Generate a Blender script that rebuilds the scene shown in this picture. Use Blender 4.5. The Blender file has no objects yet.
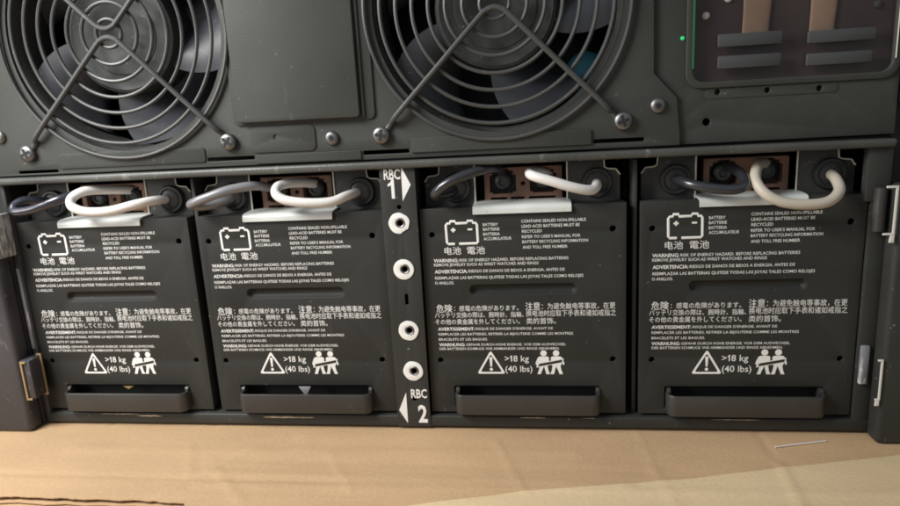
import bpy, bmesh, math, random
from mathutils import Vector, Matrix, noise
random.seed(7)
PI = math.pi
S = 0.1                                   # one drawing unit is a tenth of a metre
CX, GZ = 2.18, -1.075                      # centre post and cardboard level in drawing units
scene = bpy.context.scene
COL = scene.collection

def V(x, y, z): return Vector(((x - CX) * S, y * S, (z - GZ) * S))

# ------------------------------------------------------------------ materials
def nodes(name):
    m = bpy.data.materials.new(name); m.use_nodes = True
    nt = m.node_tree
    return m, nt, nt.nodes, nt.links, nt.nodes['Principled BSDF']

def paint(name, col, rough=0.5, grain=900.0, bump=0.15, fleck=0.0, fleck_col=(.35, .34, .32), vary=0.18, metal=0.0, spec=0.5,
          scuff=0.0, scuff_col=(.45, .45, .46)):
    """Powder coat or plastic: fine grain bump, slow tone drift, pale dust flecks and optional rubbed scuffs."""
    m, nt, N, L, b = nodes(name)
    tc = N.new('ShaderNodeTexCoord'); geo = N.new('ShaderNodeNewGeometry')
    pos = geo.outputs['Position']
    n1 = N.new('ShaderNodeTexNoise'); n1.inputs['Scale'].default_value = 22; n1.inputs['Detail'].default_value = 6
    L.new(pos, n1.inputs['Vector'])
    hv = N.new('ShaderNodeMapRange'); hv.inputs['To Min'].default_value = 1 - vary; hv.inputs['To Max'].default_value = 1 + vary
    hv.inputs['From Min'].default_value = .3; hv.inputs['From Max'].default_value = .7
    L.new(n1.outputs['Fac'], hv.inputs['Value'])
    mul = N.new('ShaderNodeVectorMath'); mul.operation = 'SCALE'
    mul.inputs[0].default_value = col; L.new(hv.outputs[0], mul.inputs['Scale'])
    out = mul.outputs['Vector']
    if fleck > 0:
        n2 = N.new('ShaderNodeTexNoise'); n2.inputs['Scale'].default_value = 420; n2.inputs['Detail'].default_value = 3
        L.new(pos, n2.inputs['Vector'])
        r = N.new('ShaderNodeMapRange'); r.inputs['From Min'].default_value = .70 - fleck * .1; r.inputs['From Max'].default_value = .80 - fleck * .1
        L.new(n2.outputs['Fac'], r.inputs['Value'])
        mx = N.new('ShaderNodeMix'); mx.data_type = 'RGBA'
        L.new(r.outputs[0], mx.inputs['Factor']); L.new(out, mx.inputs[6]); mx.inputs[7].default_value = (*fleck_col, 1)
        out = mx.outputs[2]
    if scuff > 0:
        mp = N.new('ShaderNodeMapping'); mp.inputs['Scale'].default_value = (1, 1, .25)
        L.new(pos, mp.inputs['Vector'])
        n3 = N.new('ShaderNodeTexNoise'); n3.inputs['Scale'].default_value = 120; n3.inputs['Detail'].default_value = 8; n3.inputs['Roughness'].default_value = .7
        L.new(mp.outputs[0], n3.inputs['Vector'])
        r = N.new('ShaderNodeMapRange'); r.inputs['From Min'].default_value = .66 - scuff * .2; r.inputs['From Max'].default_value = .74 - scuff * .2
        L.new(n3.outputs['Fac'], r.inputs['Value'])
        mx = N.new('ShaderNodeMix'); mx.data_type = 'RGBA'
        L.new(r.outputs[0], mx.inputs['Factor']); L.new(out, mx.inputs[6]); mx.inputs[7].default_value = (*scuff_col, 1)
        out = mx.outputs[2]
    L.new(out, b.inputs['Base Color'])
    b.inputs['Metallic'].default_value = metal
    b.inputs['Specular IOR Level'].default_value = spec
    n4 = N.new('ShaderNodeTexNoise'); n4.inputs['Scale'].default_value = 60; n4.inputs['Detail'].default_value = 4
    L.new(pos, n4.inputs['Vector'])
    rr = N.new('ShaderNodeMapRange'); rr.inputs['To Min'].default_value = max(.05, rough - .1); rr.inputs['To Max'].default_value = min(1, rough + .1)
    L.new(n4.outputs['Fac'], rr.inputs['Value']); L.new(rr.outputs[0], b.inputs['Roughness'])
    if bump > 0:
        n5 = N.new('ShaderNodeTexNoise'); n5.inputs['Scale'].default_value = grain; n5.inputs['Detail'].default_value = 2
        L.new(pos, n5.inputs['Vector'])
        bp = N.new('ShaderNodeBump'); bp.inputs['Strength'].default_value = bump; bp.inputs['Distance'].default_value = .0004
        L.new(n5.outputs['Fac'], bp.inputs['Height']); L.new(bp.outputs[0], b.inputs['Normal'])
    return m

def cardboard(name, col, streak=0.13):
    m, nt, N, L, b = nodes(name)
    geo = N.new('ShaderNodeNewGeometry'); pos = geo.outputs['Position']
    mp = N.new('ShaderNodeMapping'); mp.inputs['Scale'].default_value = (7, 26, 7); mp.inputs['Rotation'].default_value = (0, 0, .03)
    L.new(pos, mp.inputs['Vector'])
    n1 = N.new('ShaderNodeTexNoise'); n1.inputs['Scale'].default_value = 1; n1.inputs['Detail'].default_value = 5; n1.inputs['Roughness'].default_value = .6
    L.new(mp.outputs[0], n1.inputs['Vector'])
    n2 = N.new('ShaderNodeTexNoise'); n2.inputs['Scale'].default_value = 9; n2.inputs['Detail'].default_value = 5
    L.new(pos, n2.inputs['Vector'])
    n3 = N.new('ShaderNodeTexNoise'); n3.inputs['Scale'].default_value = 500; n3.inputs['Detail'].default_value = 4
    L.new(pos, n3.inputs['Vector'])
    a = N.new('ShaderNodeMath'); a.operation = 'ADD'; L.new(n1.outputs['Fac'], a.inputs[0]); L.new(n2.outputs['Fac'], a.inputs[1])
    a2 = N.new('ShaderNodeMath'); a2.operation = 'MULTIPLY_ADD'; L.new(n3.outputs['Fac'], a2.inputs[0]); a2.inputs[1].default_value = .8; L.new(a.outputs[0], a2.inputs[2])
    r = N.new('ShaderNodeMapRange'); r.inputs['From Min'].default_value = .9; r.inputs['From Max'].default_value = 1.7
    r.inputs['To Min'].default_value = 1 - streak; r.inputs['To Max'].default_value = 1 + streak
    L.new(a2.outputs[0], r.inputs['Value'])
    mul = N.new('ShaderNodeVectorMath'); mul.operation = 'SCALE'; mul.inputs[0].default_value = col
    L.new(r.outputs[0], mul.inputs['Scale']); L.new(mul.outputs[0], b.inputs['Base Color'])
    b.inputs['Roughness'].default_value = .72; b.inputs['Specular IOR Level'].default_value = .35
    # flute lines showing faintly through the liner, plus paper fibre
    wv = N.new('ShaderNodeMath'); wv.operation = 'ADD'; L.new(n1.outputs['Fac'], wv.inputs[0])
    f = N.new('ShaderNodeMath'); f.operation = 'MULTIPLY'; L.new(n3.outputs['Fac'], f.inputs[0]); f.inputs[1].default_value = .25
    L.new(f.outputs[0], wv.inputs[1])
    bp = N.new('ShaderNodeBump'); bp.inputs['Strength'].default_value = .5; bp.inputs['Distance'].default_value = .0014
    L.new(wv.outputs[0], bp.inputs['Height']); L.new(bp.outputs[0], b.inputs['Normal'])
    return m

def plain(name, col, rough=.5, metal=0.0, spec=.5):
    return paint(name, col, rough, bump=.05, vary=.08, metal=metal, spec=spec)

def emit(name, col, strength):
    m, nt, N, L, b = nodes(name)
    b.inputs['Base Color'].default_value = (*col, 1)
    b.inputs['Emission Color'].default_value = (*col, 1); b.inputs['Emission Strength'].default_value = strength
    return m

def smoked(name):
    m, nt, N, L, b = nodes(name)
    tr = N.new('ShaderNodeBsdfTransparent'); tr.inputs['Color'].default_value = (.92, .90, .89, 1)
    gl = N.new('ShaderNodeBsdfGlossy'); gl.inputs['Roughness'].default_value = .12
    fr = N.new('ShaderNodeFresnel'); fr.inputs['IOR'].default_value = 1.45
    mx = N.new('ShaderNodeMixShader'); geo = N.new('ShaderNodeNewGeometry')
    inv = N.new('ShaderNodeMath'); inv.operation = 'SUBTRACT'; inv.inputs[0].default_value = 1; L.new(geo.outputs['Backfacing'], inv.inputs[1])
    ml = N.new('ShaderNodeMath'); ml.operation = 'MULTIPLY'; L.new(fr.outputs[0], ml.inputs[0]); L.new(inv.outputs[0], ml.inputs[1])
    L.new(ml.outputs[0], mx.inputs[0]); L.new(tr.outputs[0], mx.inputs[1]); L.new(gl.outputs[0], mx.inputs[2])
    L.new(mx.outputs[0], N['Material Output'].inputs['Surface'])
    return m

M = dict(
    coat=paint('black_powder_coat', (.036, .037, .034), .54, fleck=.05, vary=.18, bump=.14, grain=1500, spec=.32),
    panel=paint('fan_panel_coat', (.046, .048, .043), .52, fleck=.03, fleck_col=(.14, .14, .13), vary=.18, bump=.16, grain=1500, spec=.32, scuff=.06, scuff_col=(.075, .077, .070)),
    pack=paint('pack_front_coat', (.029, .030, .028), .56, scuff=.12, scuff_col=(.052, .051, .048), fleck=.03, fleck_col=(.2, .2, .19), vary=.20, bump=.14, grain=1500, spec=.28),
    handle=paint('handle_plastic', (.040, .039, .038), .38, vary=.16, scuff=.14, scuff_col=(.085, .082, .078), bump=.12),
    scuffed=paint('scuffed_black_paint', (.046, .045, .052), .42, fleck=.25, fleck_col=(.16, .15, .17), vary=.25, scuff=.28, scuff_col=(.15, .15, .18), bump=.3),
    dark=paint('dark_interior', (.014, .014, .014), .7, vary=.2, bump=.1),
    plate=paint('terminal_plate_paint', (.050, .050, .048), .55, fleck=.1, vary=.2),
    rubber=paint('rubber_grommet', (.030, .030, .031), .45, vary=.15, bump=.08),
    ink=plain('white_ink', (.84, .84, .82), .6),
    whitep=paint('white_tab', (.59, .61, .59), .38, vary=.18, fleck=.15, fleck_col=(.45, .45, .43), bump=.1),
    bead=plain('bare_sheet_edge', (.74, .73, .62), .40, spec=.6),
    steel=paint('screw_steel', (.22, .22, .22), .46, metal=1.0, vary=.15, bump=.05),
    wire=paint('grey_wire', (.062, .065, .064), .42, metal=.1, vary=.2, bump=.08, spec=.45, fleck=.1, fleck_col=(.16, .16, .155)),
    blade=paint('fan_blade_plastic', (.044, .047, .056), .48, vary=.2, bump=.03, fleck=.2, fleck_col=(.2, .2, .2)),
    hub=paint('fan_hub_plastic', (.046, .049, .047), .52, spec=.25, vary=.25, bump=.1, fleck=.2, fleck_col=(.25, .25, .24)),
    brown=paint('brown_connector', (.21, .115, .078), .48, vary=.2, bump=.1, fleck=.3, fleck_col=(.3, .2, .16)),
    brass=paint('worn_brass', (.40, .29, .16), .45, metal=.4, vary=.2, bump=.1),
    pale=paint('pale_metal_edge', (.74, .72, .68), .42, vary=.1, bump=.05),
    cable_w=paint('white_cable', (.72, .70, .68), .42, scuff=.12, scuff_col=(.50, .47, .43), vary=.08, bump=.04, grain=300),
    cable_c=paint('cream_cable', (.52, .47, .39), .45, scuff=.12, scuff_col=(.42, .38, .32), vary=.10, bump=.04, grain=300),
    cable_n=paint('navy_cable', (.030, .031, .047), .24, vary=.2, bump=.03, spec=.8),
    cable_k=paint('black_cable', (.026, .027, .033), .25, vary=.2, bump=.03, spec=.8),
    cable_g=paint('grey_cable', (.21, .21, .225), .28, vary=.2, bump=.03, spec=.8),
    washer=paint('white_washer', (.84, .84, .81), .6, vary=.06, bump=.1),
    glass=smoked('smoked_window'),
    slot=paint('slot_cover', (.060, .064, .064), .45, vary=.08, bump=.1),
    inside=paint('window_backing', (.060, .043, .042), .5, vary=.45, bump=.05),
    tan=paint('tan_reflection', (.32, .225, .165), .6, vary=.3, bump=.1),
    rail=paint('worn_rail_paint', (.075, .077, .070), .40, fleck=.2, vary=.3, scuff=.28, scuff_col=(.20, .20, .18), bump=.3),
    strip=paint('rubbed_metal', (.20, .21, .23), .38, fleck=.2, vary=.5, scuff=.75, scuff_col=(.62, .63, .66), bump=.3),
    led=emit('green_led', (.02, .45, .14), .8),
    green=emit('green_lit_edge', (.012, .13, .05), .04),
    navy=plain('navy_plastic', (.012, .014, .028), .4),
    teal=plain('teal_sleeve', (.05, .30, .42), .4),
    beige=plain('beige_component', (.45, .38, .26), .5),
    chip=paint('chipped_bare_metal', (.62, .52, .38), .5, vary=.2),
    gold=plain('gold_tag', (.50, .36, .12), .35, metal=.4),
    silver=paint('grey_tag', (.36, .36, .38), .4, metal=.4, fleck=.6),
    board=cardboard('brown_cardboard', (.485, .325, .185)),
    board_lit=cardboard('lit_cardboard', (.63, .485, .295), .10),  # the cardboard again, with the brighter light put into its colour
    floor=paint('floor_concrete', (.12, .11, .10), .8, vary=.3),
)

# ------------------------------------------------------------------ mesh helpers
def finish(bm, name, mat, parent=None, smooth=35, mats=None, scale=True):
    if scale:
        for v in bm.verts: v.co = V(*v.co)
    me = bpy.data.meshes.new(name); bm.to_mesh(me); bm.free()
    for m in (mats or [mat]): me.materials.append(m)
    if smooth:
        for p in me.polygons: p.use_smooth = True
        me.set_sharp_from_angle(angle=math.radians(smooth))
    o = bpy.data.objects.new(name, me); COL.objects.link(o)
    if parent is not None: put(o, parent)
    return o

def world_loc(o):
    p = Vector((0, 0, 0))
    while o is not None: p += o.location; o = o.parent
    return p

def put(o, parent):
    o.parent = parent
    o.location = o.location - world_loc(parent)

def empty(name, p, label, cat, group=None):
    o = bpy.data.objects.new(name, None); COL.objects.link(o); o.location = V(*p); o.empty_display_size = .02
    o['label'] = label; o['category'] = cat
    if group: o['group'] = group
    return o

def box(bm, x0, x1, y0, y1, z0, z1, bev=0.0, seg=2, mi=0):
    t = bmesh.new()
    bmesh.ops.create_cube(t, size=1)
    for v in t.verts:
        v.co = Vector(((x0 + x1) / 2 + v.co.x * (x1 - x0), (y0 + y1) / 2 + v.co.y * (y1 - y0), (z0 + z1) / 2 + v.co.z * (z1 - z0)))
    if bev: bmesh.ops.bevel(t, geom=t.edges[:], offset=bev, segments=seg, profile=.5, affect='EDGES')
    join(bm, t, mi)

def join(bm, t, mi=0):
    me = bpy.data.meshes.new('tmp')
    for f in t.faces: f.material_index = mi
    t.to_mesh(me); t.free(); bm.from_mesh(me); bpy.data.meshes.remove(me)

def smooth_path(pts, n=8, closed=False):
    pts = [Vector(p) for p in pts]; out = []
    k = len(pts)
    rng = range(k) if closed else range(k - 1)
    for i in rng:
        p0 = pts[(i - 1) % k] if closed or i > 0 else pts[0] * 2 - pts[1]
        p1 = pts[i]; p2 = pts[(i + 1) % k]
        p3 = pts[(i + 2) % k] if closed or i + 2 < k else pts[-1] * 2 - pts[-2]
        for j in range(n):
            t = j / n
            out.append(.5 * ((2 * p1) + (p2 - p0) * t + (2 * p0 - 5 * p1 + 4 * p2 - p3) * t * t + (3 * p1 - p0 - 3 * p2 + p3) * t ** 3))
    if not closed: out.append(pts[-1])
    return out

def tube(bm, pts, r, n=12, closed=False, squash=1.0, mi=0):
    pts = [Vector(p) for p in pts]; k = len(pts); rings = []
    up = None
    for i, p in enumerate(pts):
        a = pts[(i - 1) % k] if closed or i > 0 else p
        b = pts[(i + 1) % k] if closed or i < k - 1 else p
        t = (b - a).normalized()
        if up is None:
            up = t.orthogonal().normalized()
        up = (up - t * up.dot(t)).normalized(); w = t.cross(up)
        rr = r(i / max(1, k - 1)) if callable(r) else r
        ring = []
        for j in range(n):
            d = up * math.cos(2 * PI * j / n) * rr + w * math.sin(2 * PI * j / n) * rr
            d.y *= squash
            ring.append(bm.verts.new(p + d))
        rings.append(ring)
    m = k if closed else k - 1
    for i in range(m):
        a, b = rings[i], rings[(i + 1) % k]
        # closed loops may come back rotated: match the nearest vertex
        s = 0
        if closed and i == k - 1:
            s = min(range(n), key=lambda q: (a[0].co - b[q].co).length)
        for j in range(n):
            f = bm.faces.new((a[j], a[(j + 1) % n], b[(j + 1 + s) % n], b[(j + s) % n])); f.material_index = mi
    if not closed:
        for f in (bm.faces.new(rings[0][::-1]), bm.faces.new(rings[-1])): f.material_index = mi

def lathe(bm, cx, cz, prof, n=40, mi=0, cap=True):
    """Revolve (radius, y) pairs about the y axis through (cx, cz)."""
    rings = []
    for r, y in prof:
        rings.append([bm.verts.new((cx + r * math.cos(2 * PI * j / n), y, cz + r * math.sin(2 * PI * j / n))) for j in range(n)])
    for a, b in zip(rings, rings[1:]):
        for j in range(n):
            f = bm.faces.new((a[j], a[(j + 1) % n], b[(j + 1) % n], b[j])); f.material_index = mi
    if cap:
        f = bm.faces.new(rings[-1]); f.material_index = mi

def mesh_of_curve(cu):
    o = bpy.data.objects.new('tmp', cu); COL.objects.link(o)
    bpy.context.view_layer.update()
    dg = bpy.context.evaluated_depsgraph_get()
    me = bpy.data.meshes.new_from_object(o.evaluated_get(dg))
    bpy.data.objects.remove(o); bpy.data.curves.remove(cu)
    return me

def plate(bm, loops, y0, y1, bev=0.0, mi=0):
    """A flat plate in the x-z plane between y0 (front) and y1; first loop the outline, the others holes."""
    cu = bpy.data.curves.new('tmp', 'CURVE'); cu.dimensions = '2D'; cu.fill_mode = 'BOTH'
    for lp in loops:
        s = cu.splines.new('POLY'); s.points.add(len(lp) - 1); s.use_cyclic_u = True
        for q, (x, z) in zip(s.points, lp): q.co = (x, z, 0, 1)
    h = (y1 - y0) / 2
    cu.extrude = max(h - bev, 1e-5)
    if bev: cu.bevel_depth = bev; cu.bevel_resolution = 2; cu.offset = -bev
    me = mesh_of_curve(cu)
    t = bmesh.new(); t.from_mesh(me); bpy.data.meshes.remove(me)
    for v in t.verts: v.co = Vector((v.co.x, (y0 + y1) / 2 - v.co.z, v.co.y))
    bmesh.ops.remove_doubles(t, verts=t.verts, dist=1e-5)
    bmesh.ops.recalc_face_normals(t, faces=t.faces)
    join(bm, t, mi)

def circ(x, z, r, n=24): return [(x + r * math.cos(2 * PI * i / n), z + r * math.sin(2 * PI * i / n)) for i in range(n)]

def rrect(x0, x1, z0, z1, r, n=5):
    out = []
    for cx, cz, a in ((x1 - r, z1 - r, 0), (x0 + r, z1 - r, 90), (x0 + r, z0 + r, 180), (x1 - r, z0 + r, 270)):
        for i in range(n + 1):
            t = math.radians(a + 90 * i / n); out.append((cx + r * math.cos(t), cz + r * math.sin(t)))
    return out

def sheet(bm, pts, y, mi=0):
    """A flat printed shape: (x, z) outline at depth y, facing the viewer."""
    f = bm.faces.new([bm.verts.new((x, y, z)) for x, z in pts]); f.material_index = mi
    f.normal_update()
    if f.normal.y > 0: f.normal_flip()

def text(bm, s, x0, x1, zc, cap, y, bold=0.0, mi=0):
    """Lettering with its left edge at x0, its right edge at x1 (None: natural width) and capitals of height cap centred on zc."""
    cu = bpy.data.curves.new('tmp', 'FONT'); cu.body = s; cu.size = 1; cu.offset = bold; cu.resolution_u = 2
    me = mesh_of_curve(cu)
    xs = [v.co.x for v in me.vertices]
    if not xs: return x0
    a, b = min(xs), max(xs)
    k = cap / .70
    sx = k if x1 is None else (x1 - x0) / (b - a)
    t = bmesh.new(); t.from_mesh(me); bpy.data.meshes.remove(me)
    for v in t.verts: v.co = Vector((x0 + (v.co.x - a) * sx, y, zc + (v.co.y - .35) * k))
    for f in t.faces:
        f.normal_update()
        if f.normal.y > 0: f.normal_flip()
    join(bm, t, mi)
    return x0 + (b - a) * sx

def text_width(s, bold=0.0):
    cu = bpy.data.curves.new('tmp', 'FONT'); cu.body = s; cu.size = 1; cu.offset = bold
    me = mesh_of_curve(cu); xs = [v.co.x for v in me.vertices]; bpy.data.meshes.remove(me)
    return max(xs) - min(xs)

def mixed(bm, parts, x0, x1, zc, y):
    """One line made of runs (string, cap height, bold) squeezed together to fill x0..x1."""
    ws = [text_width(s, b) * c / .70 for s, c, b in parts]
    gaps = [.35 * c for s, c, b in parts]; tot = sum(ws) + sum(gaps[:-1]); k = (x1 - x0) / tot
    x = x0
    for (s, c, b), w, g in zip(parts, ws, gaps):
        text(bm, s, x, x + w * k, zc, c, y, b); x += (w + g) * k

# ------------------------------------------------------------------ the chassis
ups = empty('power_supply', (2.18, .5, GZ), 'black rack power supply chassis with two guarded fans above an open battery bay', 'power supply')
PT = 1.86                                              # top of the front

# case: walls round two dark chambers
bm = bmesh.new()
box(bm, -.22, -.085, .02, 4.5, -1.06, PT)
box(bm, 4.455, 4.60, .02, 4.5, -1.06, PT)
box(bm, -.085, 4.455, .02, 4.5, PT - .05, PT)
box(bm, -.085, 4.455, 4.4, 4.5, -1.0, PT - .05)
box(bm, -.085, 4.455, .03, 4.4, .375, .40)
finish(bm, 'case', M['dark'], ups, 0)

# fan panel
FAN = [(.726, 1.090), (2.668, 1.093)]
bm = bmesh.new()
outline = [(-.2, .398), (3.514, .402), (3.514, .449), (3.496, .623), (3.392, .737), (3.378, PT), (-.2, PT)]
slits = [rrect(.06, .295, .408, .424, .006), rrect(1.155, 1.41, .428, .447, .006), rrect(1.985, 2.22, .425, .445, .006), rrect(3.115, 3.352, .428, .447, .006)]
plate(bm, [outline] + [circ(x, z, .585, 72) for x, z in FAN] + slits, -.03, -.012, .003)
fan_panel = finish(bm, 'fan_panel', M['panel'], ups)
# raised hinge tabs along its lower edge
bm = bmesh.new()
plate(bm, [rrect(.31, 1.145, .425, .505, .018)], -.036, -.0305, .002)
plate(bm, [rrect(2.23, 3.105, .425, .497, .006)], -.040, -.0305, .002)
plate(bm, [rrect(1.42, 1.975, .405, .450, .006)], -.038, -.0305, .002)
finish(bm, 'hinge_tab', M['panel'], fan_panel)
bm = bmesh.new()
plate(bm, [rrect(1.325, 2.062, .600, PT - .02, .03)], -.040, -.0305, .003)
plate(bm, [rrect(1.355, 1.992, .612, PT - .03, .02)], -.066, -.0405, .006)
plate(bm, [rrect(2.000, 2.012, .612, PT - .03, .004)], -.050, -.0405, .002)
plate(bm, [rrect(1.40, 1.745, .460, .590, .03), circ(1.537, .536, .012, 14)], -.036, -.0305, .002)
finish(bm, 'cover_plate', M['panel'], fan_panel)

# control panel on the right, with its smoked window
bm = bmesh.new()
win = rrect(3.566, 4.418, .684, 1.70, .05)
holes = [circ(3.68, .636, .013, 16), circ(3.898, .632, .013, 16), circ(4.121, .628, .013, 16), circ(3.636, .502, .018, 18)]
plate(bm, [[(3.37, .402), (4.455, .408), (4.455, PT), (3.37, PT)], win] + holes, -.011, .008, .003)
control_panel = finish(bm, 'control_panel', M['panel'], ups)
bm = bmesh.new()
plate(bm, [rrect(3.535, 4.448, .655, 1.73, .07), win], -.024, -.0115, .004)
plate(bm, [rrect(3.625, 4.20, .606, .652, .02), circ(3.68, .636, .014, 16), circ(3.898, .632, .014, 16), circ(4.121, .628, .014, 16)], -.014, -.0115, .001)
finish(bm, 'window_frame', M['panel'], control_panel)
bm = bmesh.new(); plate(bm, [rrect(3.568, 4.416, .686, 1.698, .05)], -.006, .002, 0)
finish(bm, 'window_pane', M['glass'], control_panel)
bm = bmesh.new()
box(bm, 3.5, 4.45, .022, .030, .6, 1.80)
finish(bm, 'window_backing', M['inside'], control_panel, 0)
bm = bmesh.new()
plate(bm, [rrect(3.561, 3.569, .745, 1.65, .003)], -.030, -.0245, .001)
finish(bm, 'lit_edge', M['green'], control_panel)
bm = bmesh.new()
tube(bm, [(4.424, -.0265, .74), (4.424, -.0265, 1.65)], .0025, 8)
finish(bm, 'window_edge', M['bead'], control_panel)
for x0, x1, z0, z1 in ((3.672, 3.948, .832, .889), (3.674, 3.946, .737, .794), (4.055, 4.336, .824, .878), (4.055, 4.328, .728, .781)):
    bm = bmesh.new(); box(bm, x0, x1, -.026, -.0065, z0, z1, .006)
    finish(bm, 'slot_cover', M['slot'], control_panel)
for x0, x1 in ((3.788, 3.916), (4.075, 4.192)):  # reflections in the window, put in as solid tan shapes behind the pane
    bm = bmesh.new(); tube(bm, [(x0 / 2 + x1 / 2 - .008 + .002 * math.sin(k * .5 + x0), .012, .862 + .02 * k) for k in range(32)], lambda t: (x1 - x0) / 2 * (.95 + .05 * math.sin(t * 9 + x0)), 24, squash=.13)
    finish(bm, 'tan_reflection', M['tan'], control_panel)
for x, z in ((3.625, .978), (3.72, 1.045), (4.35, .975)):
    bm = bmesh.new(); lathe(bm, x, z, [(.016, .021), (.016, .012), (.008, .008)], 14)
    finish(bm, 'rivet', M['slot'] if x > 4 else M['pale'], control_panel)
bm = bmesh.new(); lathe(bm, 3.519, .884, [(.009, .0), (.009, -.014), (.005, -.020)], 14)
finish(bm, 'indicator_light', M['led'], control_panel)
bm = bmesh.new(); box(bm, 4.462, 4.56, -.06, .015, .545, .76, .008)
finish(bm, 'side_bracket', M['navy'], ups)

# fans and their wire guards
def make_fan(cx, cz, turn, tag):
    e = bpy.data.objects.new('fan', None); COL.objects.link(e); e.location = V(cx, .1, cz); put(e, ups); e.empty_display_size = .01
    bm = bmesh.new()
    lathe(bm, cx, cz, [(.60, -.010), (.585, .004), (.572, .05), (.572, .30), (.60, .30)], 72, cap=False)
    finish(bm, 'fan_housing', M['plate'], e)
    bm = bmesh.new()
    lathe(bm, cx, cz, [(.292, .26), (.296, .07), (.288, .048), (.272, .040), (.262, .044), (.20, .044), (.195, .040), (.10, .040), (.095, .043)], 56)
    finish(bm, 'fan_hub', M['hub'], e)
    for k in range(5):
        bm = bmesh.new()
        t = bmesh.new(); nr, na = 10, 14
        a0 = math.radians(turn + 72 * k)
        for side in (0, 1):
            for i in range(nr + 1):
                r = .29 + .268 * i / nr
                for j in range(na + 1):
                    w = math.radians(21 + 2 * i / nr)
                    sweep = math.radians(16) * (i / nr) ** 1.4
                    a = a0 + sweep + (j / na - .5) * 2 * w
                    y = .075 + .165 * j / na - .05 * math.sin(PI * j / na) + .012 * side
                    t.verts.new((cx + r * math.cos(a), y, cz + r * math.sin(a)))
        t.verts.ensure_lookup_table(); W = na + 1; off = (nr + 1) * W
        for i in range(nr):
            for j in range(na):
                q = [i * W + j, i * W + j + 1, (i + 1) * W + j + 1, (i + 1) * W + j]
                t.faces.new([t.verts[v] for v in q]); t.faces.new([t.verts[v + off] for v in q[::-1]])
        edge = [j for j in range(W)] + [i * W + na for i in range(1, nr + 1)] + [nr * W + j for j in range(na - 1, -1, -1)] + [i * W for i in range(nr - 1, 0, -1)]
        for a, b in zip(edge, edge[1:] + edge[:1]):
            t.faces.new([t.verts[v] for v in (a, b, b + off, a + off)])
        bmesh.ops.recalc_face_normals(t, faces=t.faces)
        join(bm, t); finish(bm, 'fan_blade', M['blade'], e, 60)
    # wire guard
    bm = bmesh.new()
    for q, r in enumerate((.068, .150, .232, .312, .390, .468, .545, .622)):
        yy = -.046 if q > 0 else -.050
        ring = [(cx + r * math.cos(2 * PI * i / 96), yy, cz + r * math.sin(2 * PI * i / 96)) for i in range(96)]
        tube(bm, ring, .0096, 8, closed=True)
    for s in (-1, 1):
        d = .57
        pts = [(cx - d, -.034, cz + s * d), (cx - d * .93, -.036, cz + s * (d * .93 - .008)), (cx - d * .86, -.064, cz + s * d * .84), (cx - d * .5, -.067, cz + s * d * .48)]
        pts += [(cx - .075, -.067, cz + s * .062), (cx - .035, -.067, cz + s * .030), (cx, -.067, cz + s * .021)]
        pts += [(2 * cx - x, y, z) for x, y, z in pts[-2::-1]]
        tube(bm, smooth_path(pts, 6), .0135, 10)
    finish(bm, 'fan_guard', M['wire'], ups)
make_fan(*FAN[0], 203, 0)
make_fan(*FAN[1], 212, 1)
# bits of the circuitry seen past the blades
bm = bmesh.new(); lathe(bm, 3.11, .78, [(.001, .60), (.100, .60), (.100, .31), (.085, .30)], 24)
finish(bm, 'capacitor', M['teal'], ups)
for x, z, w, h in ((.24, .62, .035, .03), (.29, .58, .03, .05), (.735, .72, .05, .035), (.79, .62, .05, .05), (2.35, .66, .05, .05), (2.95, .66, .06, .08)):
    bm = bmesh.new(); box(bm, x, x + w, .40, .46, z, z + h, .008); finish(bm, 'circuit_component', M['beige'], ups)
bm = bmesh.new(); box(bm, -.08, 3.4, .75, .78, .45, 1.75); finish(bm, 'circuit_board', M['navy'], ups, 0)

def screw(x, z, r, y, parent, cross=True, tilt=0.0):
    bm = bmesh.new()
    lathe(bm, x, z, [(r * .98, y + .014), (r, y + .002), (r * .97, y - .008), (r * .84, y - .014), (r * .62, y - .018), (r * .56, y - .0185)], 28)
    s = finish(bm, 'screw', M['steel'], parent, 50)
    bm = bmesh.new()
    c, sn = math.cos(tilt), math.sin(tilt)
    if cross:
        arm = r * .66; wd = r * .17
        for a in (0, PI / 2):
            ca, sa = math.cos(tilt + a), math.sin(tilt + a)
            q = [(-arm, -wd), (arm, -wd), (arm, wd), (-arm, wd)]
            sheet(bm, [(x + u * ca - v * sa, z + u * sa + v * ca) for u, v in q], y - .0192 - .0006 * (a > 0))
    else:
        lathe(bm, x, z, [(r * .40, y - .0186), (r * .38, y - .0200)], 6)
    finish(bm, 'screw_recess', M['dark'], s, 0)

for (x, z), sgn in zip(FAN, (0, 1)):
    for i, (dx, dz) in enumerate(((-.582, -.575), (.558 if sgn == 0 else .584, -.566), (-.57, .57), (.57, .57))):
        screw(x + dx, z + dz, .043, -.044, ups, True, .4 + i * .5 + sgn)
screw(-.012, .610, .036, -.031, ups, False)
screw(1.831, .516, .036, -.031, ups, False)
screw(3.411, .589, .036, -.031, ups, False)

# rail over the battery bay
bm = bmesh.new(); box(bm, -.095, 4.455, -.050, .03, .350, .390, .014, 3)
rail = finish(bm, 'bay_rail', M['rail'], ups)
bm = bmesh.new(); box(bm, 4.35, 4.455, -.022, .03, .10, .352, .006)
finish(bm, 'bay_corner', M['coat'], ups)
bm = bmesh.new(); box(bm, -.085, -.060, -.022, .02, .18, .352, .006)
finish(bm, 'bay_corner', M['coat'], ups)
for x in (1.012, 3.321):
    bm = bmesh.new(); box(bm, x - .010, x + .010, .035, 3.5, -1.0, .34, .003); finish(bm, 'bay_divider', M['coat'], ups)
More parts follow.
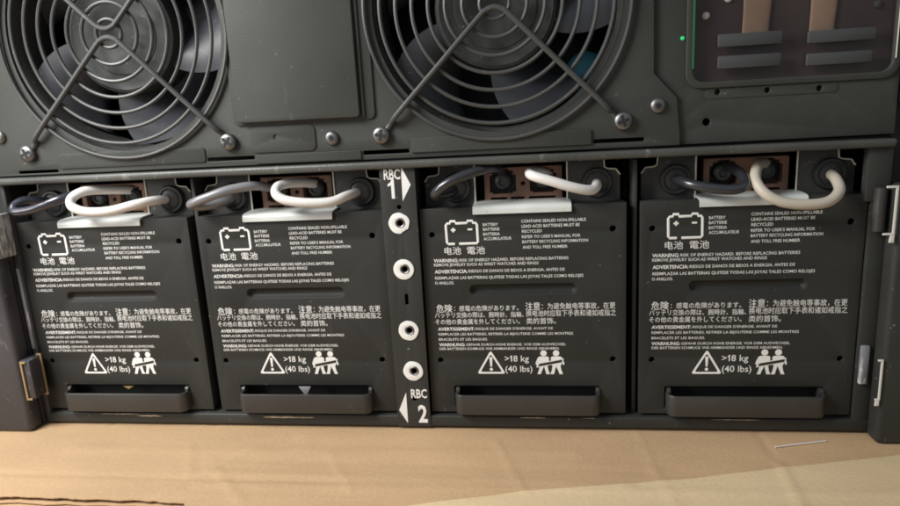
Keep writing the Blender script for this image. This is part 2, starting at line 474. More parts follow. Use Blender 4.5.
# bottom sill with chipped edge
bm = bmesh.new(); box(bm, -.087, 4.465, -.0215, 4.4, -1.064, -1.000, .010, 3)
def chipline(x0, x1, z, h):
    n = 14; top, bot = [], []
    for i in range(n + 1):
        t = i / n; w = h * math.sin(PI * min(1, max(0.0, t))) ** .4
        top.append((x0 + (x1 - x0) * t, z + w * random.uniform(.3, 1)))
        bot.append((x0 + (x1 - x0) * t, z - w * random.uniform(.1, .7)))
    sheet(bm, top + bot[::-1], -.0221, 1)
chipline(.27, .52, -1.008, .003); chipline(.50, .66, -1.018, .006); chipline(1.27, 1.58, -1.018, .007)
chipline(2.72, 2.86, -1.006, .003); chipline(3.05, 3.12, -1.006, .002); chipline(3.7, 3.95, -1.006, .002)
finish(bm, 'bottom_sill', None, ups, 35, [M['coat'], M['chip']])

# centre post with its lettering and washers
PX0, PX1, PY = 2.056, 2.238, -.026
bm = bmesh.new()
wash = [(2.141, .071), (2.148, -.172), (2.151, -.506), (2.160, -.736)]
slot = rrect(2.143, 2.161, -.364, -.305, .0085)
plate(bm, [[(PX0, -1.062), (PX1, -1.062), (PX1, .36), (PX0, .36)], slot, circ(2.147, .154, .012, 14), circ(2.158, -.899, .012, 14)] + [circ(x + .006, z + .002, .019, 18) for x, z in wash], PY, PY + .004, .0015)
box(bm, PX0 + .004, PX0 + .012, PY + .0045, .9, -1.0, .35); box(bm, PX1 - .012, PX1 - .004, PY + .0045, .9, -1.0, .35)
post = finish(bm, 'centre_post', M['coat'], ups)
for i, (x, z) in enumerate(wash):
    bm = bmesh.new(); n = 40; lp = []
    for k in range(n):
        a = 2 * PI * k / n
        r = .054 + (.003 * noise.noise((math.cos(a) * 1.6 + i * 7, math.sin(a) * 1.6, 2)) if i != 1 else 0)
        if i == 0 and .1 < (a % (2 * PI)) < .9: r *= 1.02
        if i == 0 and 4.9 < a < 5.5: r *= .88
        lp.append((x + r * math.cos(a), z + r * math.sin(a)))
    plate(bm, [lp, circ(x + .006, z + .002, .026, 24)], PY - .005, PY - .0005, .001)
    w = finish(bm, 'washer', M['washer'], post)
    bm = bmesh.new()
    lathe(bm, x + .006, z + .002, [(.0262, PY - .004), (.022, PY - .009), (.0165, PY - .006), (.0165, PY + .05)], 22, cap=False)
    finish(bm, 'threaded_insert', M['steel'], w, 50)
ty = PY - .0012
def one(bm, x0, x1, zc, h, y):
    """A bold figure one: upright with a flag."""
    w = x1 - x0; z0 = zc - h / 2
    P = lambda pts: [(x0 + u * w, z0 + v * h) for u, v in pts]
    sheet(bm, P([(.52, 0), (1, 0), (1, 1), (.62, 1), (.52, .90), (.36, .82), (0, .76), (0, .62), (.52, .70)]), y)
for s_, x0, x1, zc, cap, b in (('RBC', 2.079, 2.163, .322, .050, .02), ('1', 2.096, 2.129, .248, .098, 0), ('RBC', 2.139, 2.226, -.867, .050, .02), ('2', 2.172, 2.222, -.985, .098, .03)):
    bm = bmesh.new()
    if s_ == '1': one(bm, x0, x1, zc, cap, ty)
    else: text(bm, s_, x0, x1, zc, cap, ty, b)
    finish(bm, 'post_lettering', M['ink'], post, 0)
for tri in ([(2.170, .361), (2.168, .184), (2.214, .266)], [(2.112, -.861), (2.067, -.965), (2.111, -1.042)]):
    bm = bmesh.new(); sheet(bm, tri, ty); finish(bm, 'arrow_mark', M['ink'], post, 0)

# side posts, mounting ears and their latch clips
def cshape(bm, x, z0, z1, w, arm, y0, y1, sgn):
    """A thin C: upright at x with two arms reaching sgn * arm."""
    o = [(x, z0), (x + sgn * arm, z0), (x + sgn * arm, z0 + w), (x + sgn * w, z0 + w), (x + sgn * w, z1 - w), (x + sgn * arm, z1 - w), (x + sgn * arm, z1), (x, z1)]
    plate(bm, [o], y0, y1, .001)
for side in (0, 1):
    bm = bmesh.new()
    if side == 0: box(bm, -.087, -.056, -.020, .9, -1.004, .18, .004)
    else: box(bm, 4.380, 4.468, -.0205, .9, -1.004, .10, .004)
    finish(bm, 'side_post', M['scuffed'] if side == 0 else M['coat'], ups)
    bm = bmesh.new()
    if side == 0: box(bm, -.62, -.098, -.130, -.026, -1.0745, .185, .024, 3); box(bm, -.60, -.102, -.0255, .30, -1.0745, .180, .004)
    else: box(bm, 4.440, 4.95, -.130, -.026, -1.0745, .19, .024, 3); box(bm, 4.472, 4.93, -.0255, .30, -1.0745, .185, .004)
    ear = finish(bm, 'mounting_ear', M['scuffed'] if side == 0 else M['coat'], ups)
    if side == 0:
        bm = bmesh.new(); cshape(bm, -.080, -.870, -.638, .010, .034, -.137, -.128, 1); finish(bm, 'latch_clip', M['brass'], ear)
        bm = bmesh.new(); cshape(bm, -.016, -.874, -.620, .010, .030, -.050, -.042, -1); finish(bm, 'latch_clip', M['brass'], ear)
        bm = bmesh.new(); box(bm, -.0965, -.028, -.127, -.0205, -.868, -.634, .010); finish(bm, 'latch', M['scuffed'], ear)
        bm = bmesh.new(); box(bm, -.088, -.056, -.140, -.0205, -.04, .20, .010); finish(bm, 'latch', M['strip'], ear)
        bm = bmesh.new(); box(bm, -.084, -.064, -.026, -.0205, -.60, -.12, .002); finish(bm, 'bare_edge', M['strip'], ear)
        bm = bmesh.new(); box(bm, -.100, -.070, -.142, -.128, -.040, -.018, .003); finish(bm, 'latch_clip', M['brass'], ear)
    else:
        bm = bmesh.new(); cshape(bm, 4.437, -.840, -.634, .008, .022, -.137, -.129, -1)
        plate(bm, [[(4.416, -.868), (4.434, -.868), (4.434, -.8405), (4.418, -.8405)]], -.137, -.1295, .001); finish(bm, 'latch_clip', M['pale'], ear)
        bm = bmesh.new(); box(bm, 4.382, 4.422, -.045, -.021, -.80, -.600, .008); finish(bm, 'latch_tab', M['strip'], ear)
        bm = bmesh.new(); cshape(bm, 4.430, -.035, .188, .009, .048, -.139, -.1305, -1)
        plate(bm, [[(4.410, -.070), (4.430, -.070), (4.430, -.0355), (4.414, -.0355)]], -.139, -.1305, .001); finish(bm, 'latch_clip', M['pale'], ear)
        bm = bmesh.new(); tube(bm, [(4.398, -.056, -.03), (4.398, -.056, .17)], .027, 16); finish(bm, 'latch', M['handle'], ear)

# ------------------------------------------------------------------ battery packs
OFF = (0.0, 1.0797, 2.303, 3.400)
U0, U1, VT, VB = -.058, .973, .135, -.985
ink_y = -.0022

def panel_bm(xo):
    bm = bmesh.new()
    out = [(U0, VB), (U1, VB), (U1, VT), (.710, VT), (.700, .120), (.225, .120), (.215, VT), (U0, VT)]
    holes = [circ(0, 0, .015, 16), circ(.908, .006, .016, 16), circ(.006, -.685, .015, 16), circ(.908, -.682, .015, 16)]
    groove = rrect(.180, .730, -.326, -.268, .028)
    pocket = rrect(.072, .842, -.952, -.832, .008)
    plate(bm, [[(x + xo, z) for x, z in lp] for lp in [out] + holes + [groove, pocket]], 0, .018, .002)
    # the stamped groove: walls sloping to a shallow floor
    rings = []
    for d, y in ((0, .001), (.005, .003), (.014, .022), (.020, .026)):
        rings.append([bm.verts.new((x + xo, y, z)) for x, z in rrect(.180 + d - .0025, .730 - d + .0025, -.3285 + d, -.2655 - d, max(.0305 - d, .006))])
    for a, b in zip(rings, rings[1:]):
        n = len(a)
        for j in range(n): bm.faces.new((a[j], a[(j + 1) % n], b[(j + 1) % n], b[j]))
    bm.faces.new(rings[-1])
    # top flange folding back
    for x0, x1 in ((U0 + .004, .213), (.712, U1 - .004)):
        box(bm, x0 + xo, x1 + xo, .0185, .115, VT - .012, VT - .001, .002)
    # sides and floor of the tray
    box(bm, U0 + .002 + xo, U0 + .012 + xo, .0185, 3.8, VB + .01, .12)
    box(bm, U1 - .012 + xo, U1 - .002 + xo, .0185, 3.8, VB + .01, .12)
    return bm

def printing_bm(xo):
    bm = bmesh.new(); y = ink_y; c = .0150
    def ln(s, u0, u1, v, cap=c, bold=.004): text(bm, s, u0 + xo, u1 + xo, v, cap, y, bold)
    ln('BATTERY', .264, .340, .046); ln('BATTERIE', .264, .347, .022); ln('BATTERIA', .264, .348, -.003); ln('ACCUMULATEUR', .265, .406, -.027)
    ln('CONTAINS SEALED NON-SPILLABLE', .458, .777, .058); ln('LEAD-ACID BATTERIES MUST BE', .459, .746, .032); ln('RECYCLED', .460, .559, .006)
    ln("REFER TO USER'S MANUAL FOR", .459, .749, -.022); ln('BATTERY RECYCLING INFORMATION', .460, .786, -.048); ln('AND TOLL FREE NUMBER', .461, .685, -.076)
    ln('\u7535\u6c60', .060, .146, -.087, .031, .002); ln('\u96fb\u6c60', .177, .269, -.087, .031, .002)
    def mx(parts, u0, u1, v): mixed(bm, parts, u0 + xo, u1 + xo, v, y)
    mx([('WARNING:', .018, .02), ('RISK OF ENERGY HAZARD. BEFORE REPLACING BATTERIES', c, .004)], .001, .689, -.136)
    ln('REMOVE JEWELRY SUCH AS WRIST WATCHES AND RINGS', .001, .539, -.159)
    mx([('ADVERTENCIA:', .018, .02), ('RIESGO DE DANOS DE BIDOS A ENERGIA. ANTES DE', c, .004)], .003, .669, -.195)
    ln('REEMPLAZAR LAS BATTERIAS QUITESE TODAS LAS JOYAS TALES COMO RELOJES', .003, .762, -.229)
    ln('O ANILLOS.', .001, .101, -.256)
    mx([('\u5371\u967a', .033, .002), ('\uff1a\u611f\u96fb\u306e\u5371\u967a\u304c\u3042\u308a\u307e\u3059\u3002', .023, 0.0)], 0, .430, -.397)
    ln('\u30d0\u30c3\u30c6\u30ea\u4ea4\u63db\u306e\u969b\u306f\u3001\u8155\u6642\u8a08\u3001\u6307\u8f2a\u3001', -.010, .455, -.433, .023, 0.0)
    ln('\u305d\u306e\u4ed6\u306e\u8cb4\u91d1\u5c5e\u3092\u5916\u3057\u3066\u304f\u3060\u3055\u3044\u3002', -.010, .435, -.470, .023, 0.0)
    mx([('\u6ce8\u610f', .033, .002), ('\uff1a\u4e3a\u907f\u514d\u89e6\u7535\u7b49\u4e8b\u6545\uff0c\u5728\u66f4', .026, 0.0)], .466, .920, -.391)
    ln('\u6362\u7535\u6c60\u65f6\u5e94\u53d6\u4e0b\u624b\u8868\u548c\u8bf8\u5982\u6212\u6307\u4e4b', .468, .923, -.429, .026, 0.0)
    ln('\u7c7b\u7684\u9996\u9970\u3002', .469, .620, -.470, .026, 0.0)
    mx([('AVERTISSEMENT:', .017, .02), ("RISQUE DE DANGER D'ENERGIE. AVANT DE", .0135, .002)], .002, .604, -.509)
    ln('REMPLACER LES BATTERIES, RETIRER LA BIJOUTERIE COMME LES MONTRES', .003, .707, -.538, .0135, .002)
    ln('BRACELETS ET LES BAGUES.', .003, .264, -.567, .0135, .002)
    mx([('WARNUNG:', .017, .02), ('GEFAHR DURCH HOHE ENERGIE. VOR DEM AUSWECHSEL', .0135, .002)], .003, .669, -.597)
    ln('DER BATTERIEN SCHMUCK WIE ARMBANDER UND RINGE ABNEHMEN.', .004, .636, -.620, .0135, .002)
    ln('>', .349, .371, -.676, .034, .004); one(bm, .376 + xo, .388 + xo, -.676, .034, y); ln('8 kg', .395, .476, -.676, .034, .004); ln('(40 lbs)', .351, .493, -.734, .034, .004)
    return bm

def battery_symbol_bm(xo):
    bm = bmesh.new(); w = .0062; y = -.001
    def st(pts): tube(bm, [(u + xo, y, v) for u, v in pts], w, 8, squash=.25)
    a = [(.116, -.050), (.083, -.050), (.076, -.043), (.074, .048), (.082, .057), (.096, .057), (.098, .068), (.122, .068), (.125, .057), (.183, .057), (.186, .068), (.211, .068), (.214, .057), (.227, .057), (.234, .048), (.236, -.043), (.229, -.050), (.138, -.050)]
    st(a)
    for u0, v0, u1, v1 in ((.099, .023, .123, .023), (.185, .024, .209, .024)):
        sheet(bm, [(u0 + xo, v0 - .0045), (u1 + xo, v0 - .0045), (u1 + xo, v0 + .0045), (u0 + xo, v0 + .0045)], ink_y)
    sheet(bm, [(.1065 + xo, .0115), (.1155 + xo, .0115), (.1155 + xo, .0345), (.1065 + xo, .0345)], ink_y - .0004)
    return bm

def hazard_bm(xo):
    bm = bmesh.new(); y = -.001
    def rt(d):
        A, B, C = Vector((.276, -.630)), Vector((.200, -.762)), Vector((.352, -.762)); ctr = (A + B + C) / 3; out = []
        for p, q, r in ((A, C, B), (B, A, C), (C, B, A)):
            p2 = ctr + (p - ctr) * d; 
            d1 = (q - p).normalized(); d2 = (r - p).normalized(); k = .016
            for i in range(6):
                t = i / 5; a = p2 + d1 * k * d; b = p2 + d2 * k * d
                out.append(((1 - t) ** 2 * a + 2 * t * (1 - t) * p2 + t * t * b))
        return [(v.x + xo, v.y) for v in out]
    o, i = rt(1.0), rt(.76)
    vo = [bm.verts.new((x, ink_y, z)) for x, z in o]; vi = [bm.verts.new((x, ink_y, z)) for x, z in i]; n = len(o)
    for k in range(n):
        f = bm.faces.new((vo[k], vo[(k + 1) % n], vi[(k + 1) % n], vi[k])); f.normal_update()
        if f.normal.y > 0: f.normal_flip()
    sheet(bm, [(.268 + xo, -.668), (.284 + xo, -.668), (.2805 + xo, -.722), (.2715 + xo, -.722)], ink_y)
    sheet(bm, [(x, z) for x, z in circ(.276 + xo, -.737, .0085, 14)], ink_y)
    return bm

def lifting_bm(xo):
    bm = bmesh.new(); y = ink_y
    for cx, s in ((.553, 1), (.618, -1)):
        sheet(bm, circ(cx + xo, -.647, .0165, 18), y)
        P = lambda pts: [(cx + s * u + xo, v) for u, v in pts]
        sheet(bm, P([(-.030, -.671), (-.020, -.665), (.020, -.665), (.028, -.672), (.026, -.700), (.020, -.720), (-.022, -.720), (-.030, -.700)]), y)
        sheet(bm, P([(-.022, -.7205), (.001, -.7205), (-.010, -.745), (-.016, -.764), (-.034, -.764), (-.026, -.742)]), y)
        sheet(bm, P([(.0015, -.7205), (.020, -.7205), (.024, -.745), (.032, -.764), (.012, -.764), (.008, -.745)]), y)
        sheet(bm, P([(-.0305, -.672), (-.0305, -.700), (-.036, -.714), (-.043, -.708), (-.038, -.690)]), y)
    # the carried slab: dark, edged in white
    sheet(bm, [(.514 + xo, -.727), (.652 + xo, -.700), (.657 + xo, -.676), (.521 + xo, -.702)], y - .0005)
    sheet(bm, [(.524 + xo, -.7215), (.647 + xo, -.6975), (.650 + xo, -.682), (.528 + xo, -.7055)], y - .001, 1)
    return bm

def handle_bm(xo):
    bm = bmesh.new()
    x0, x1, yf, th, r = .078, .842, -.066, .016, .046
    prof = [(x0, .045)]
    for i in range(7):
        a = math.radians(180 + 90 * i / 6); prof.append((x0 + r + r * math.cos(a), yf + r + r * math.sin(a)))
    for i in range(7):
        a = math.radians(270 + 90 * i / 6); prof.append((x1 - r + r * math.cos(a), yf + r + r * math.sin(a)))
    prof.append((x1, .045))
    def offset(p, d):
        out = []
        for i, (x, y) in enumerate(p):
            a = Vector(p[max(0, i - 1)]); b = Vector(p[min(len(p) - 1, i + 1)]); t = (b - a).normalized()
            out.append((x - t.y * d, y + t.x * d))
        return out
    inner = offset(prof, th)
    zt, zb = -.862, -.972
    R = []
    for p, zs in ((prof, (zb + .004, zb + .012, zt - .012, zt - .003)), (None, None), ):
        pass
    def ring(p, z): return [bm.verts.new((x + xo, y, z)) for x, y in p]
    mid1 = offset(prof, .003); mid2 = offset(prof, th - .003)
    loops = [ring(mid1, zb), ring(prof, zb + .006), ring(prof, zt - .008), ring(offset(prof, .0012), zt - .003), ring(mid1, zt), ring(mid2, zt), ring(inner, zt - .006), ring(inner, zb + .006), ring(mid2, zb)]
    k = len(loops); n = len(prof)
    for i in range(k):
        a, b = loops[i], loops[(i + 1) % k]
        for j in range(n - 1): bm.faces.new((a[j], a[j + 1], b[j + 1], b[j]))
    bm.faces.new([l[0] for l in loops]); bm.faces.new([l[-1] for l in loops][::-1])
    # floor of the grip, closing its underside
    box(bm, x0 + .03 + xo, x1 - .03 + xo, yf + th + .0005, .045, zb + .004, zb + .018, .002)
    for xa, xb in ((x0 + .004, x0 + .022), (x1 - .022, x1 - .004)):
        tube(bm, [(xa + xo, .006, -.861), (xb + xo, .006, -.861)], .021, 16)
    bmesh.ops.recalc_face_normals(bm, faces=bm.faces)
    return bm

def plate_side(xo, sgn):
    """The recessed plate left (sgn -1) or right (+1) of the connector, with a notched outer corner."""
    f = (lambda u: .4575 + (u - .4575) * -1) if sgn > 0 else (lambda u: u)
    pts = [(.222, .128), (.222, .345), (.040, .345), (.036, .302), (.022, .294), (-.020, .290), (-.032, .272), (-.040, .262), (-.040, .128)]
    return [(f(u) + xo, v) for u, v in pts]

CABLES = {  # (x, y, z) control points, all in the bay's own frame
    0: dict(dark=[(.125, .10, .235), (.090, .03, .250), (.050, -.02, .262), (.022, -.06, .240), (.038, -.085, .212), (.110, -.085, .214), (.200, -.075, .234), (.290, -.045, .266), (.365, .04, .285), (.395, .16, .275)],
            pale=[(.575, .20, .270), (.540, .13, .284), (.490, .05, .296), (.425, -.03, .301), (.373, -.066, .270), (.385, -.088, .226), (.463, -.090, .198), (.592, -.080, .197), (.721, -.045, .222), (.785, .02, .230), (.822, .11, .226)]),
    1: dict(dark=[(1.205, .11, .222), (1.165, .05, .205), (1.090, -.02, .196), (1.046, -.060, .208), (1.080, -.085, .225), (1.160, -.085, .250), (1.265, -.055, .280), (1.370, .0, .290), (1.412, .08, .272), (1.425, .18, .250)],
            pale=[(1.668, .20, .262), (1.615, .12, .282), (1.555, .04, .292), (1.512, -.02, .282), (1.516, -.058, .246), (1.575, -.070, .215), (1.691, -.065, .198), (1.800, -.04, .197), (1.862, .01, .216), (1.906, .11, .226)]),
    2: dict(dark=[(2.428, .11, .222), (2.385, .04, .204), (2.340, -.03, .205), (2.350, -.068, .228), (2.400, -.080, .266), (2.470, -.070, .298), (2.560, -.03, .322), (2.645, .06, .322), (2.672, .18, .285)],
            pale=[(2.905, .20, .270), (2.855, .11, .292), (2.810, .03, .297), (2.828, -.025, .284), (2.916, -.055, .258), (3.020, -.060, .224), (3.098, -.035, .206), (3.131, .015, .215), (3.143, .11, .226)]),
    3: dict(dark=[(3.525, .11, .226), (3.530, .05, .228), (3.570, -.02, .214), (3.658, -.060, .196), (3.755, -.066, .188), (3.806, -.045, .202), (3.815, .01, .238), (3.797, .09, .266), (3.772, .19, .272)],
            pale=[(3.985, .20, .272), (3.940, .13, .286), (3.885, .04, .270), (3.862, -.03, .220), (3.890, -.080, .165), (3.958, -.100, .127), (4.060, -.105, .112), (4.160, -.092, .120), (4.222, -.05, .160), (4.236, .02, .205), (4.241, .11, .228)]),
}
LOOK = [('black battery pack beside the scuffed left ear, its white cable bent in a hairpin', 'cable_n', 'cable_w'),
        ('black battery pack with a grey cable and a silver triangle tag above its handle', 'cable_g', 'cable_w'),
        ('black battery pack with a short straight white cable below the second fan', 'cable_k', 'cable_w'),
        ('black battery pack beneath the smoked window, cream cable drooping over its printed text', 'cable_k', 'cable_c')]
GROUP = 'battery packs in the lower bay'

def keep(o, name_parent):                                    # link a copied part under a copied owner
    COL.objects.link(o); o.parent = name_parent; return o

proto = None
def build_pack():
    xo = OFF[0]
    root = empty('battery_pack', (.4575, .5, -1.0), LOOK[0][0], 'battery pack', GROUP)
    fp = finish(panel_bm(xo), 'front_panel', M['pack'], root)
    finish(printing_bm(xo), 'warning_text', M['ink'], fp, 0)
    finish(battery_symbol_bm(xo), 'battery_symbol', M['ink'], fp, 40)
    finish(hazard_bm(xo), 'hazard_triangle', M['ink'], fp, 0)
    finish(lifting_bm(xo), 'lifting_symbol', None, fp, 0, [M['ink'], M['pack']])
    finish(handle_bm(xo), 'handle', M['handle'], root, 50)
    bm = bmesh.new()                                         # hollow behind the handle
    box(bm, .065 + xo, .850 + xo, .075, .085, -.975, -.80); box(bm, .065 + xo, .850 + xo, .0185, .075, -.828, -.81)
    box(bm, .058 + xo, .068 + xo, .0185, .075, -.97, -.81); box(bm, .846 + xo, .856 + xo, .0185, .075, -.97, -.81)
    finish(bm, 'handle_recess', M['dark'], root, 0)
    # white lip over the tray front
    bm = bmesh.new()
    prof = [(.150, .150), (.06, .147), (.020, .145), (-.004, .141), (-.014, .131), (-.016, .120), (-.016, .102), (-.009, .100), (-.008, .118), (-.004, .130), (.02, .136), (.06, .138), (.150, .141)]
    L1 = [bm.verts.new((.216 + xo, y, z)) for y, z in prof]; L2 = [bm.verts.new((.706 + xo, y, z)) for y, z in prof]; n = len(prof)
    for j in range(n): bm.faces.new((L1[j], L1[(j + 1) % n], L2[(j + 1) % n], L2[j]))
    bm.faces.new(L1[::-1]); bm.faces.new(L2); bmesh.ops.recalc_face_normals(bm, faces=bm.faces)
    finish(bm, 'tray_lip', M['whitep'], root, 50)
    for sgn in (-1, 1):
        pts = plate_side(xo, sgn)
        bm = bmesh.new(); plate(bm, [pts], .110, .122, .001)
        tp = finish(bm, 'terminal_plate', M['plate'], root)
        bm = bmesh.new()
        path = [(x, .1075, z) for x, z in pts[:2]] + [(x, .1075, z) for x, z in pts[1:8]]
        tube(bm, [(x, .1075, z) for x, z in pts[0:2]], .0042, 6)
        tube(bm, [(x, .1075, z) for x, z in pts[2:8]], .0042, 6)
        finish(bm, 'edge_bead', M['bead'], tp, 60)
        gx = (.125 if sgn < 0 else .840) + xo; gz = .226
        bm = bmesh.new()
        lathe(bm, gx, gz, [(.076, .109), (.076, .095), (.070, .085), (.060, .084), (.056, .092), (.050, .092), (.050, .088), (.040, .084), (.026, .084)], 36)
        finish(bm, 'grommet', M['rubber'], tp, 50)
    # brown two-pole connector
    bm = bmesh.new(); cx0, cx1, cz0, cz1, y0 = .268, .670, .150, .318, .145
    def sock(c):
        o = []
        for u, v in ((-.068, -.055), (-.052, -.055), (-.052, -.063), (.052, -.063), (.052, -.055), (.068, -.055), (.068, .035), (.054, .035), (.054, .055), (.030, .055), (.030, .064), (-.030, .064), (-.030, .055), (-.054, .055), (-.054, .035), (-.068, .035)):
            o.append((c + u + xo, .244 + v))
        return o
    out = [(cx0, cz0), (.300, cz0), (.300, cz0 + .012), (.385, cz0 + .012), (.385, cz0), (.405, cz0), (.405, cz0 + .012), (.475, cz0 + .012), (.475, cz0), (.500, cz0), (.500, cz0 + .012), (.635, cz0 + .012), (.635, cz0), (cx1, cz0), (cx1, cz1), (cx0, cz1)]
    plate(bm, [[(x + xo, z) for x, z in out], sock(.365), sock(.573), circ(.469 + xo, .232, .011, 14)], y0, y0 + .07, .003)
    box(bm, cx0 + .004 + xo, cx1 - .004 + xo, y0 + .071, .5, cz0 + .016, cz1 - .004)
    cn = finish(bm, 'connector', M['brown'], root)
    for c in (.365, .573):
        bm = bmesh.new()
        lathe(bm, c + xo, .244, [(.046, y0 + .07), (.046, y0 + .02), (.038, y0 + .012), (.020, y0 + .012)], 24)
        box(bm, c - .066 + xo, c + .066 + xo, y0 + .060, y0 + .070, .184, .300)
        finish(bm, 'socket', M['rubber'], cn, 50)
        bm = bmesh.new(); lathe(bm, c + xo, .244, [(.034, y0 + .0115), (.034, y0 + .004), (.026, y0), (.022, y0 + .004), (.020, y0 + .010)], 20)
        finish(bm, 'contact', M['wire'], cn, 50)
    bm = bmesh.new(); box(bm, .20 + xo, .72 + xo, .30, .31, .12, .345); finish(bm, 'battery_end', M['dark'], root, 0)
    return root

def children(o): return [c for c in bpy.data.objects if c.parent == o]

pack0 = build_pack()
packs = [pack0]
tree = [(c, children(c)) for c in children(pack0)]
for i in (1, 2, 3):
    r = pack0.copy(); COL.objects.link(r); r.location = pack0.location + Vector(((OFF[i] - OFF[0]) * S, 0, 0)); r['label'] = LOOK[i][0]
    for c, subs in tree:
        k = keep(c.copy(), r)
        for s in subs: keep(s.copy(), k)
    packs.append(r)
for i, root in enumerate(packs):
    for key, mk in (('dark', LOOK[i][1]), ('pale', LOOK[i][2])):
        bm = bmesh.new(); tube(bm, smooth_path(CABLES[i][key], 10), .0245, 16)
        finish(bm, 'dark_cable' if key == 'dark' else 'pale_cable', M[mk], root, 60)
# small triangular tags in two of the handle recesses
bm = bmesh.new(); plate(bm, [[(.425, -.846), (.487, -.846), (.456, -.866)]], .008, .012, .001); finish(bm, 'recess_tag', M['gold'], packs[0])
bm = bmesh.new(); plate(bm, [[(OFF[1] + .425, -.832), (OFF[1] + .495, -.832), (OFF[1] + .462, -.890)]], -.022, -.017, .001); finish(bm, 'recess_tag', M['silver'], packs[1])

# ------------------------------------------------------------------ cardboard underneath
def height(x, y):
    """Gentle warp and the creases pressed into the sheet."""
    h = .006 * noise.noise((x * .9, y * 1.6, 3.1)) + .0025 * noise.noise((x * 3, y * 9, 7.7))
    for (ax, ay, bx, by, d, w) in CREASES:
        px, py = x - ax, y - ay; ux, uy = bx - ax, by - ay; L2 = ux * ux + uy * uy
        t = max(0.0, min(1.0, (px * ux + py * uy) / L2)); dd = math.hypot(px - t * ux, py - t * uy)
        h += d * math.exp(-(dd / w) ** 2)
    return h
CREASES = [(1.05, -.70, 1.46, -.04, .0035, .028), (1.456, -.72, 1.21, -.47, .004, .026), (1.21, -.47, 1.50, -.16, -.004, .03), (1.62, -.22, 1.40, -.36, .004, .03), (1.75, -.30, 1.95, -.62, .003, .02), (.95, -.25, 1.10, -.52, .003, .02), (2.6, -.15, 2.75, -.60, .003, .02),
           (3.33, .0, 3.358, -.394, .0022, .022), (3.358, -.394, 3.40, -.70, .0025, .024),
           (3.925, .10, 3.935, -.304, -.0035, .018), (3.935, -.304, 3.90, -.70, .006, .020), (-.6, -.55, 1.9, -.55, -.005, .018), (1.2, -.60, 4.6, -.56, .005, .03), (1.2, -.37, 3.3, -.41, -.004, .03), (1.2, -.50, 3.2, -.53, .005, .035), (.3, -.30, 3.0, -.26, .004, .04)]
def front_edge(x):
    if x > 1.20: return -.78
    return -.745 + .022 * noise.noise((x * 2.2, 0, 1)) + .010 * noise.noise((x * 11, 4, 1)) + .005 * noise.noise((x * 31, 4, 1))
def board_bm(x0, x1, yb, nx, ny, top, thick, edge, lower=False):
    bm = bmesh.new()
    rows = []
    for i in range(nx + 1):
        x = x0 + (x1 - x0) * i / nx
        yf = edge(x); col = []
        for j in range(ny + 1):
            t = j / ny; y = yf + (yb - yf) * (t ** 1.5 if yf > -1 else t)
            hz = 0 if lower else height(x, y)
            if y > -.02: hz = min(hz, 0) * .3
            col.append((x, y, top + hz - (.004 if y > -.02 else 0)))
        rows.append(col)
    tv = [[bm.verts.new(p) for p in c] for c in rows]
    bv = [[bm.verts.new((p[0], p[1], p[2] - thick)) for p in c] for c in rows]
    for i in range(nx):
        for j in range(ny):
            bm.faces.new((tv[i][j], tv[i + 1][j], tv[i + 1][j + 1], tv[i][j + 1]))
            bm.faces.new((bv[i][j], bv[i][j + 1], bv[i + 1][j + 1], bv[i + 1][j]))
    b = [(i, 0) for i in range(nx + 1)] + [(nx, j) for j in range(1, ny + 1)] + [(i, ny) for i in range(nx - 1, -1, -1)] + [(0, j) for j in range(ny - 1, 0, -1)]
    for (i, j), (k, l) in zip(b, b[1:] + b[:1]):
        bm.faces.new((tv[i][j], bv[i][j], bv[k][l], tv[k][l]))
    return bm
TOP = GZ - .001
bd = empty('cardboard_sheet', (2.18, 0, TOP - .03), 'brown corrugated cardboard sheet lying flat under the power supply, its near left edge torn', 'cardboard')
bm = board_bm(-1.6, 6.4, 3.5, 520, 130, TOP, .0045, front_edge)
t = board_bm(1.204, 6.4, -.78, 300, 40, TOP, .0045, lambda x: -2.6); join(bm, t)
finish(bm, 'top_liner', M['board'], bd)
finish(board_bm(-1.6, 6.4, 3.5, 160, 8, TOP - .020, .0045, lambda x: front_edge(x) - .012 * noise.noise((x * 5, 1, 8)) - .012, True), 'bottom_liner', M['board'], bd)
bm = bmesh.new(); prev = None
for i in range(900):
    x = -1.58 + 2.77 * i / 899; z = TOP - .0145 + .0055 * math.sin(x * 2 * PI / .055)
    yf = front_edge(x) + .010 + .010 * noise.noise((x * 9, 2, 2))
    a, b = bm.verts.new((x, yf, z)), bm.verts.new((x, -.3, z))
    if prev: bm.faces.new((prev[0], a, b, prev[1]))
    prev = (a, b)
finish(bm, 'corrugation', M['board'], bd)
# a lower flap of cardboard showing past the torn edge
bm = board_bm(-2.4, 1.8, -.2, 60, 10, TOP - .032, .02, lambda x: -2.0, True)
o = finish(bm, 'cardboard_flap', M['board'])
o['label'] = 'cardboard layer showing below the torn near left edge of the large sheet'; o['category'] = 'cardboard'
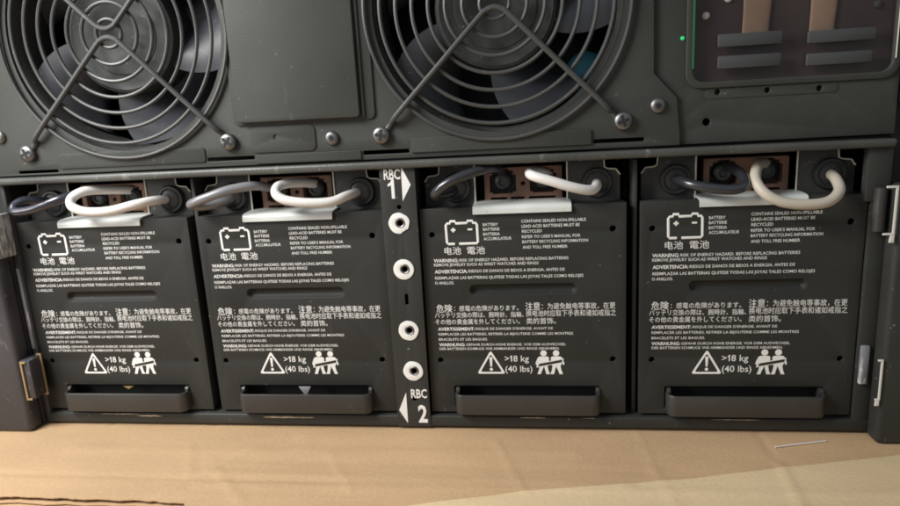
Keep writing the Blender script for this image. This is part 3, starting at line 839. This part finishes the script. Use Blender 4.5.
# lit near right corner of the cardboard, put in as a paler sheet
def lit_front(x): return -2.5
def lit_back(x):
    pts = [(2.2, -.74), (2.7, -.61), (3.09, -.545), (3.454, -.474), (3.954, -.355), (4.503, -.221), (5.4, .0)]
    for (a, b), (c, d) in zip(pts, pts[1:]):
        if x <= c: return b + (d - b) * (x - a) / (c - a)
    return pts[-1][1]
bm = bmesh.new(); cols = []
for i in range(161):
    x = 2.2 + 3.4 * i / 160; yb = lit_back(x) + .006 * noise.noise((x * 4, 0, 5)); cols.append([])
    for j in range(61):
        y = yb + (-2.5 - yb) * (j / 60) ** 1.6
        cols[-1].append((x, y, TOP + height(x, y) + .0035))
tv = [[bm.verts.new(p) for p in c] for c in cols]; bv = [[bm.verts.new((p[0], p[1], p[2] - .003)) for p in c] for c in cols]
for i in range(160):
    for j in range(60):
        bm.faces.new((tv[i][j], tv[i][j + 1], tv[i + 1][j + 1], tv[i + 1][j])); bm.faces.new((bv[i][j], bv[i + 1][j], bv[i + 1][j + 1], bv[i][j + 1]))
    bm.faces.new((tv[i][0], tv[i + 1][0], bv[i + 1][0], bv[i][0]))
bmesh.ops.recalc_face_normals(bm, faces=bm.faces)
o = finish(bm, 'lit_patch', M['board_lit']); o['label'] = 'paler layer painted as the lit near right corner of the cardboard'; o['category'] = 'light patch'
bm = bmesh.new(); tube(bm, smooth_path([(3.964, -.175, TOP + .006), (4.09, -.143, TOP + .007), (4.224, -.109, TOP + .006)], 5), .0036, 6)
o = finish(bm, 'wood_splinter', M['pale']); o['label'] = 'thin pale splinter lying on the cardboard near the right ear'; o['category'] = 'splinter'

# floor below everything
bm = bmesh.new()
f = bm.faces.new([bm.verts.new(p) for p in ((-30, -30, TOP - .10), (34, -30, TOP - .10), (34, 30, TOP - .10), (-30, 30, TOP - .10))])
o = finish(bm, 'floor', M['floor'], None, 0); o['kind'] = 'structure'

# ------------------------------------------------------------------ light
w = bpy.data.worlds.new('World'); scene.world = w; w.use_nodes = True
bg = w.node_tree.nodes['Background']; bg.inputs['Color'].default_value = (.93, .97, 1.0, 1); bg.inputs['Strength'].default_value = .32
def area(name, p, target, sx, sy, energy, col):
    l = bpy.data.lights.new(name, 'AREA'); l.shape = 'RECTANGLE'; l.size = sx * S; l.size_y = sy * S; l.energy = energy; l.color = col
    o = bpy.data.objects.new(name, l); COL.objects.link(o); o.location = V(*p)
    o.rotation_euler = (V(*target) - V(*p)).to_track_quat('-Z', 'Y').to_euler()
    return o
area('ceiling_lamp', (-1.2, -2.3, 3.2), (1.2, -.1, -.5), 2.4, 1.4, 3.7, (1.0, .985, .955))
area('left_lamp', (-3.4, -3.6, 1.6), (.6, 0, -.4), 2.0, 2.0, 1.2, (1.0, .97, .95))

# ------------------------------------------------------------------ camera
cam = bpy.data.cameras.new('camera'); co = bpy.data.objects.new('camera', cam); COL.objects.link(co)
R = ((0.9905163225395349, 0.1265048794265568, -0.053609050206340596), (-0.024760960429686292, -0.21943400707775781, -0.975313083771766), (-0.13514551276810166, 0.9673909406331354, -0.21422058341713104))
mat = Matrix(((R[0][0], -R[1][0], -R[2][0]), (R[0][1], -R[1][1], -R[2][1]), (R[0][2], -R[1][2], -R[2][2]))).to_4x4()
mat.translation = V(2.83694556, -3.19260511, .60989216)
co.matrix_world = mat
cam.sensor_width = 36; cam.lens = 640 / 900 * 36; cam.clip_start = .01; cam.clip_end = 100
scene.camera = co
scene.cycles.filter_width = 1.8
scene.view_settings.view_transform = 'Standard'; scene.view_settings.look = 'None'; scene.view_settings.exposure = 0; scene.view_settings.gamma = 1
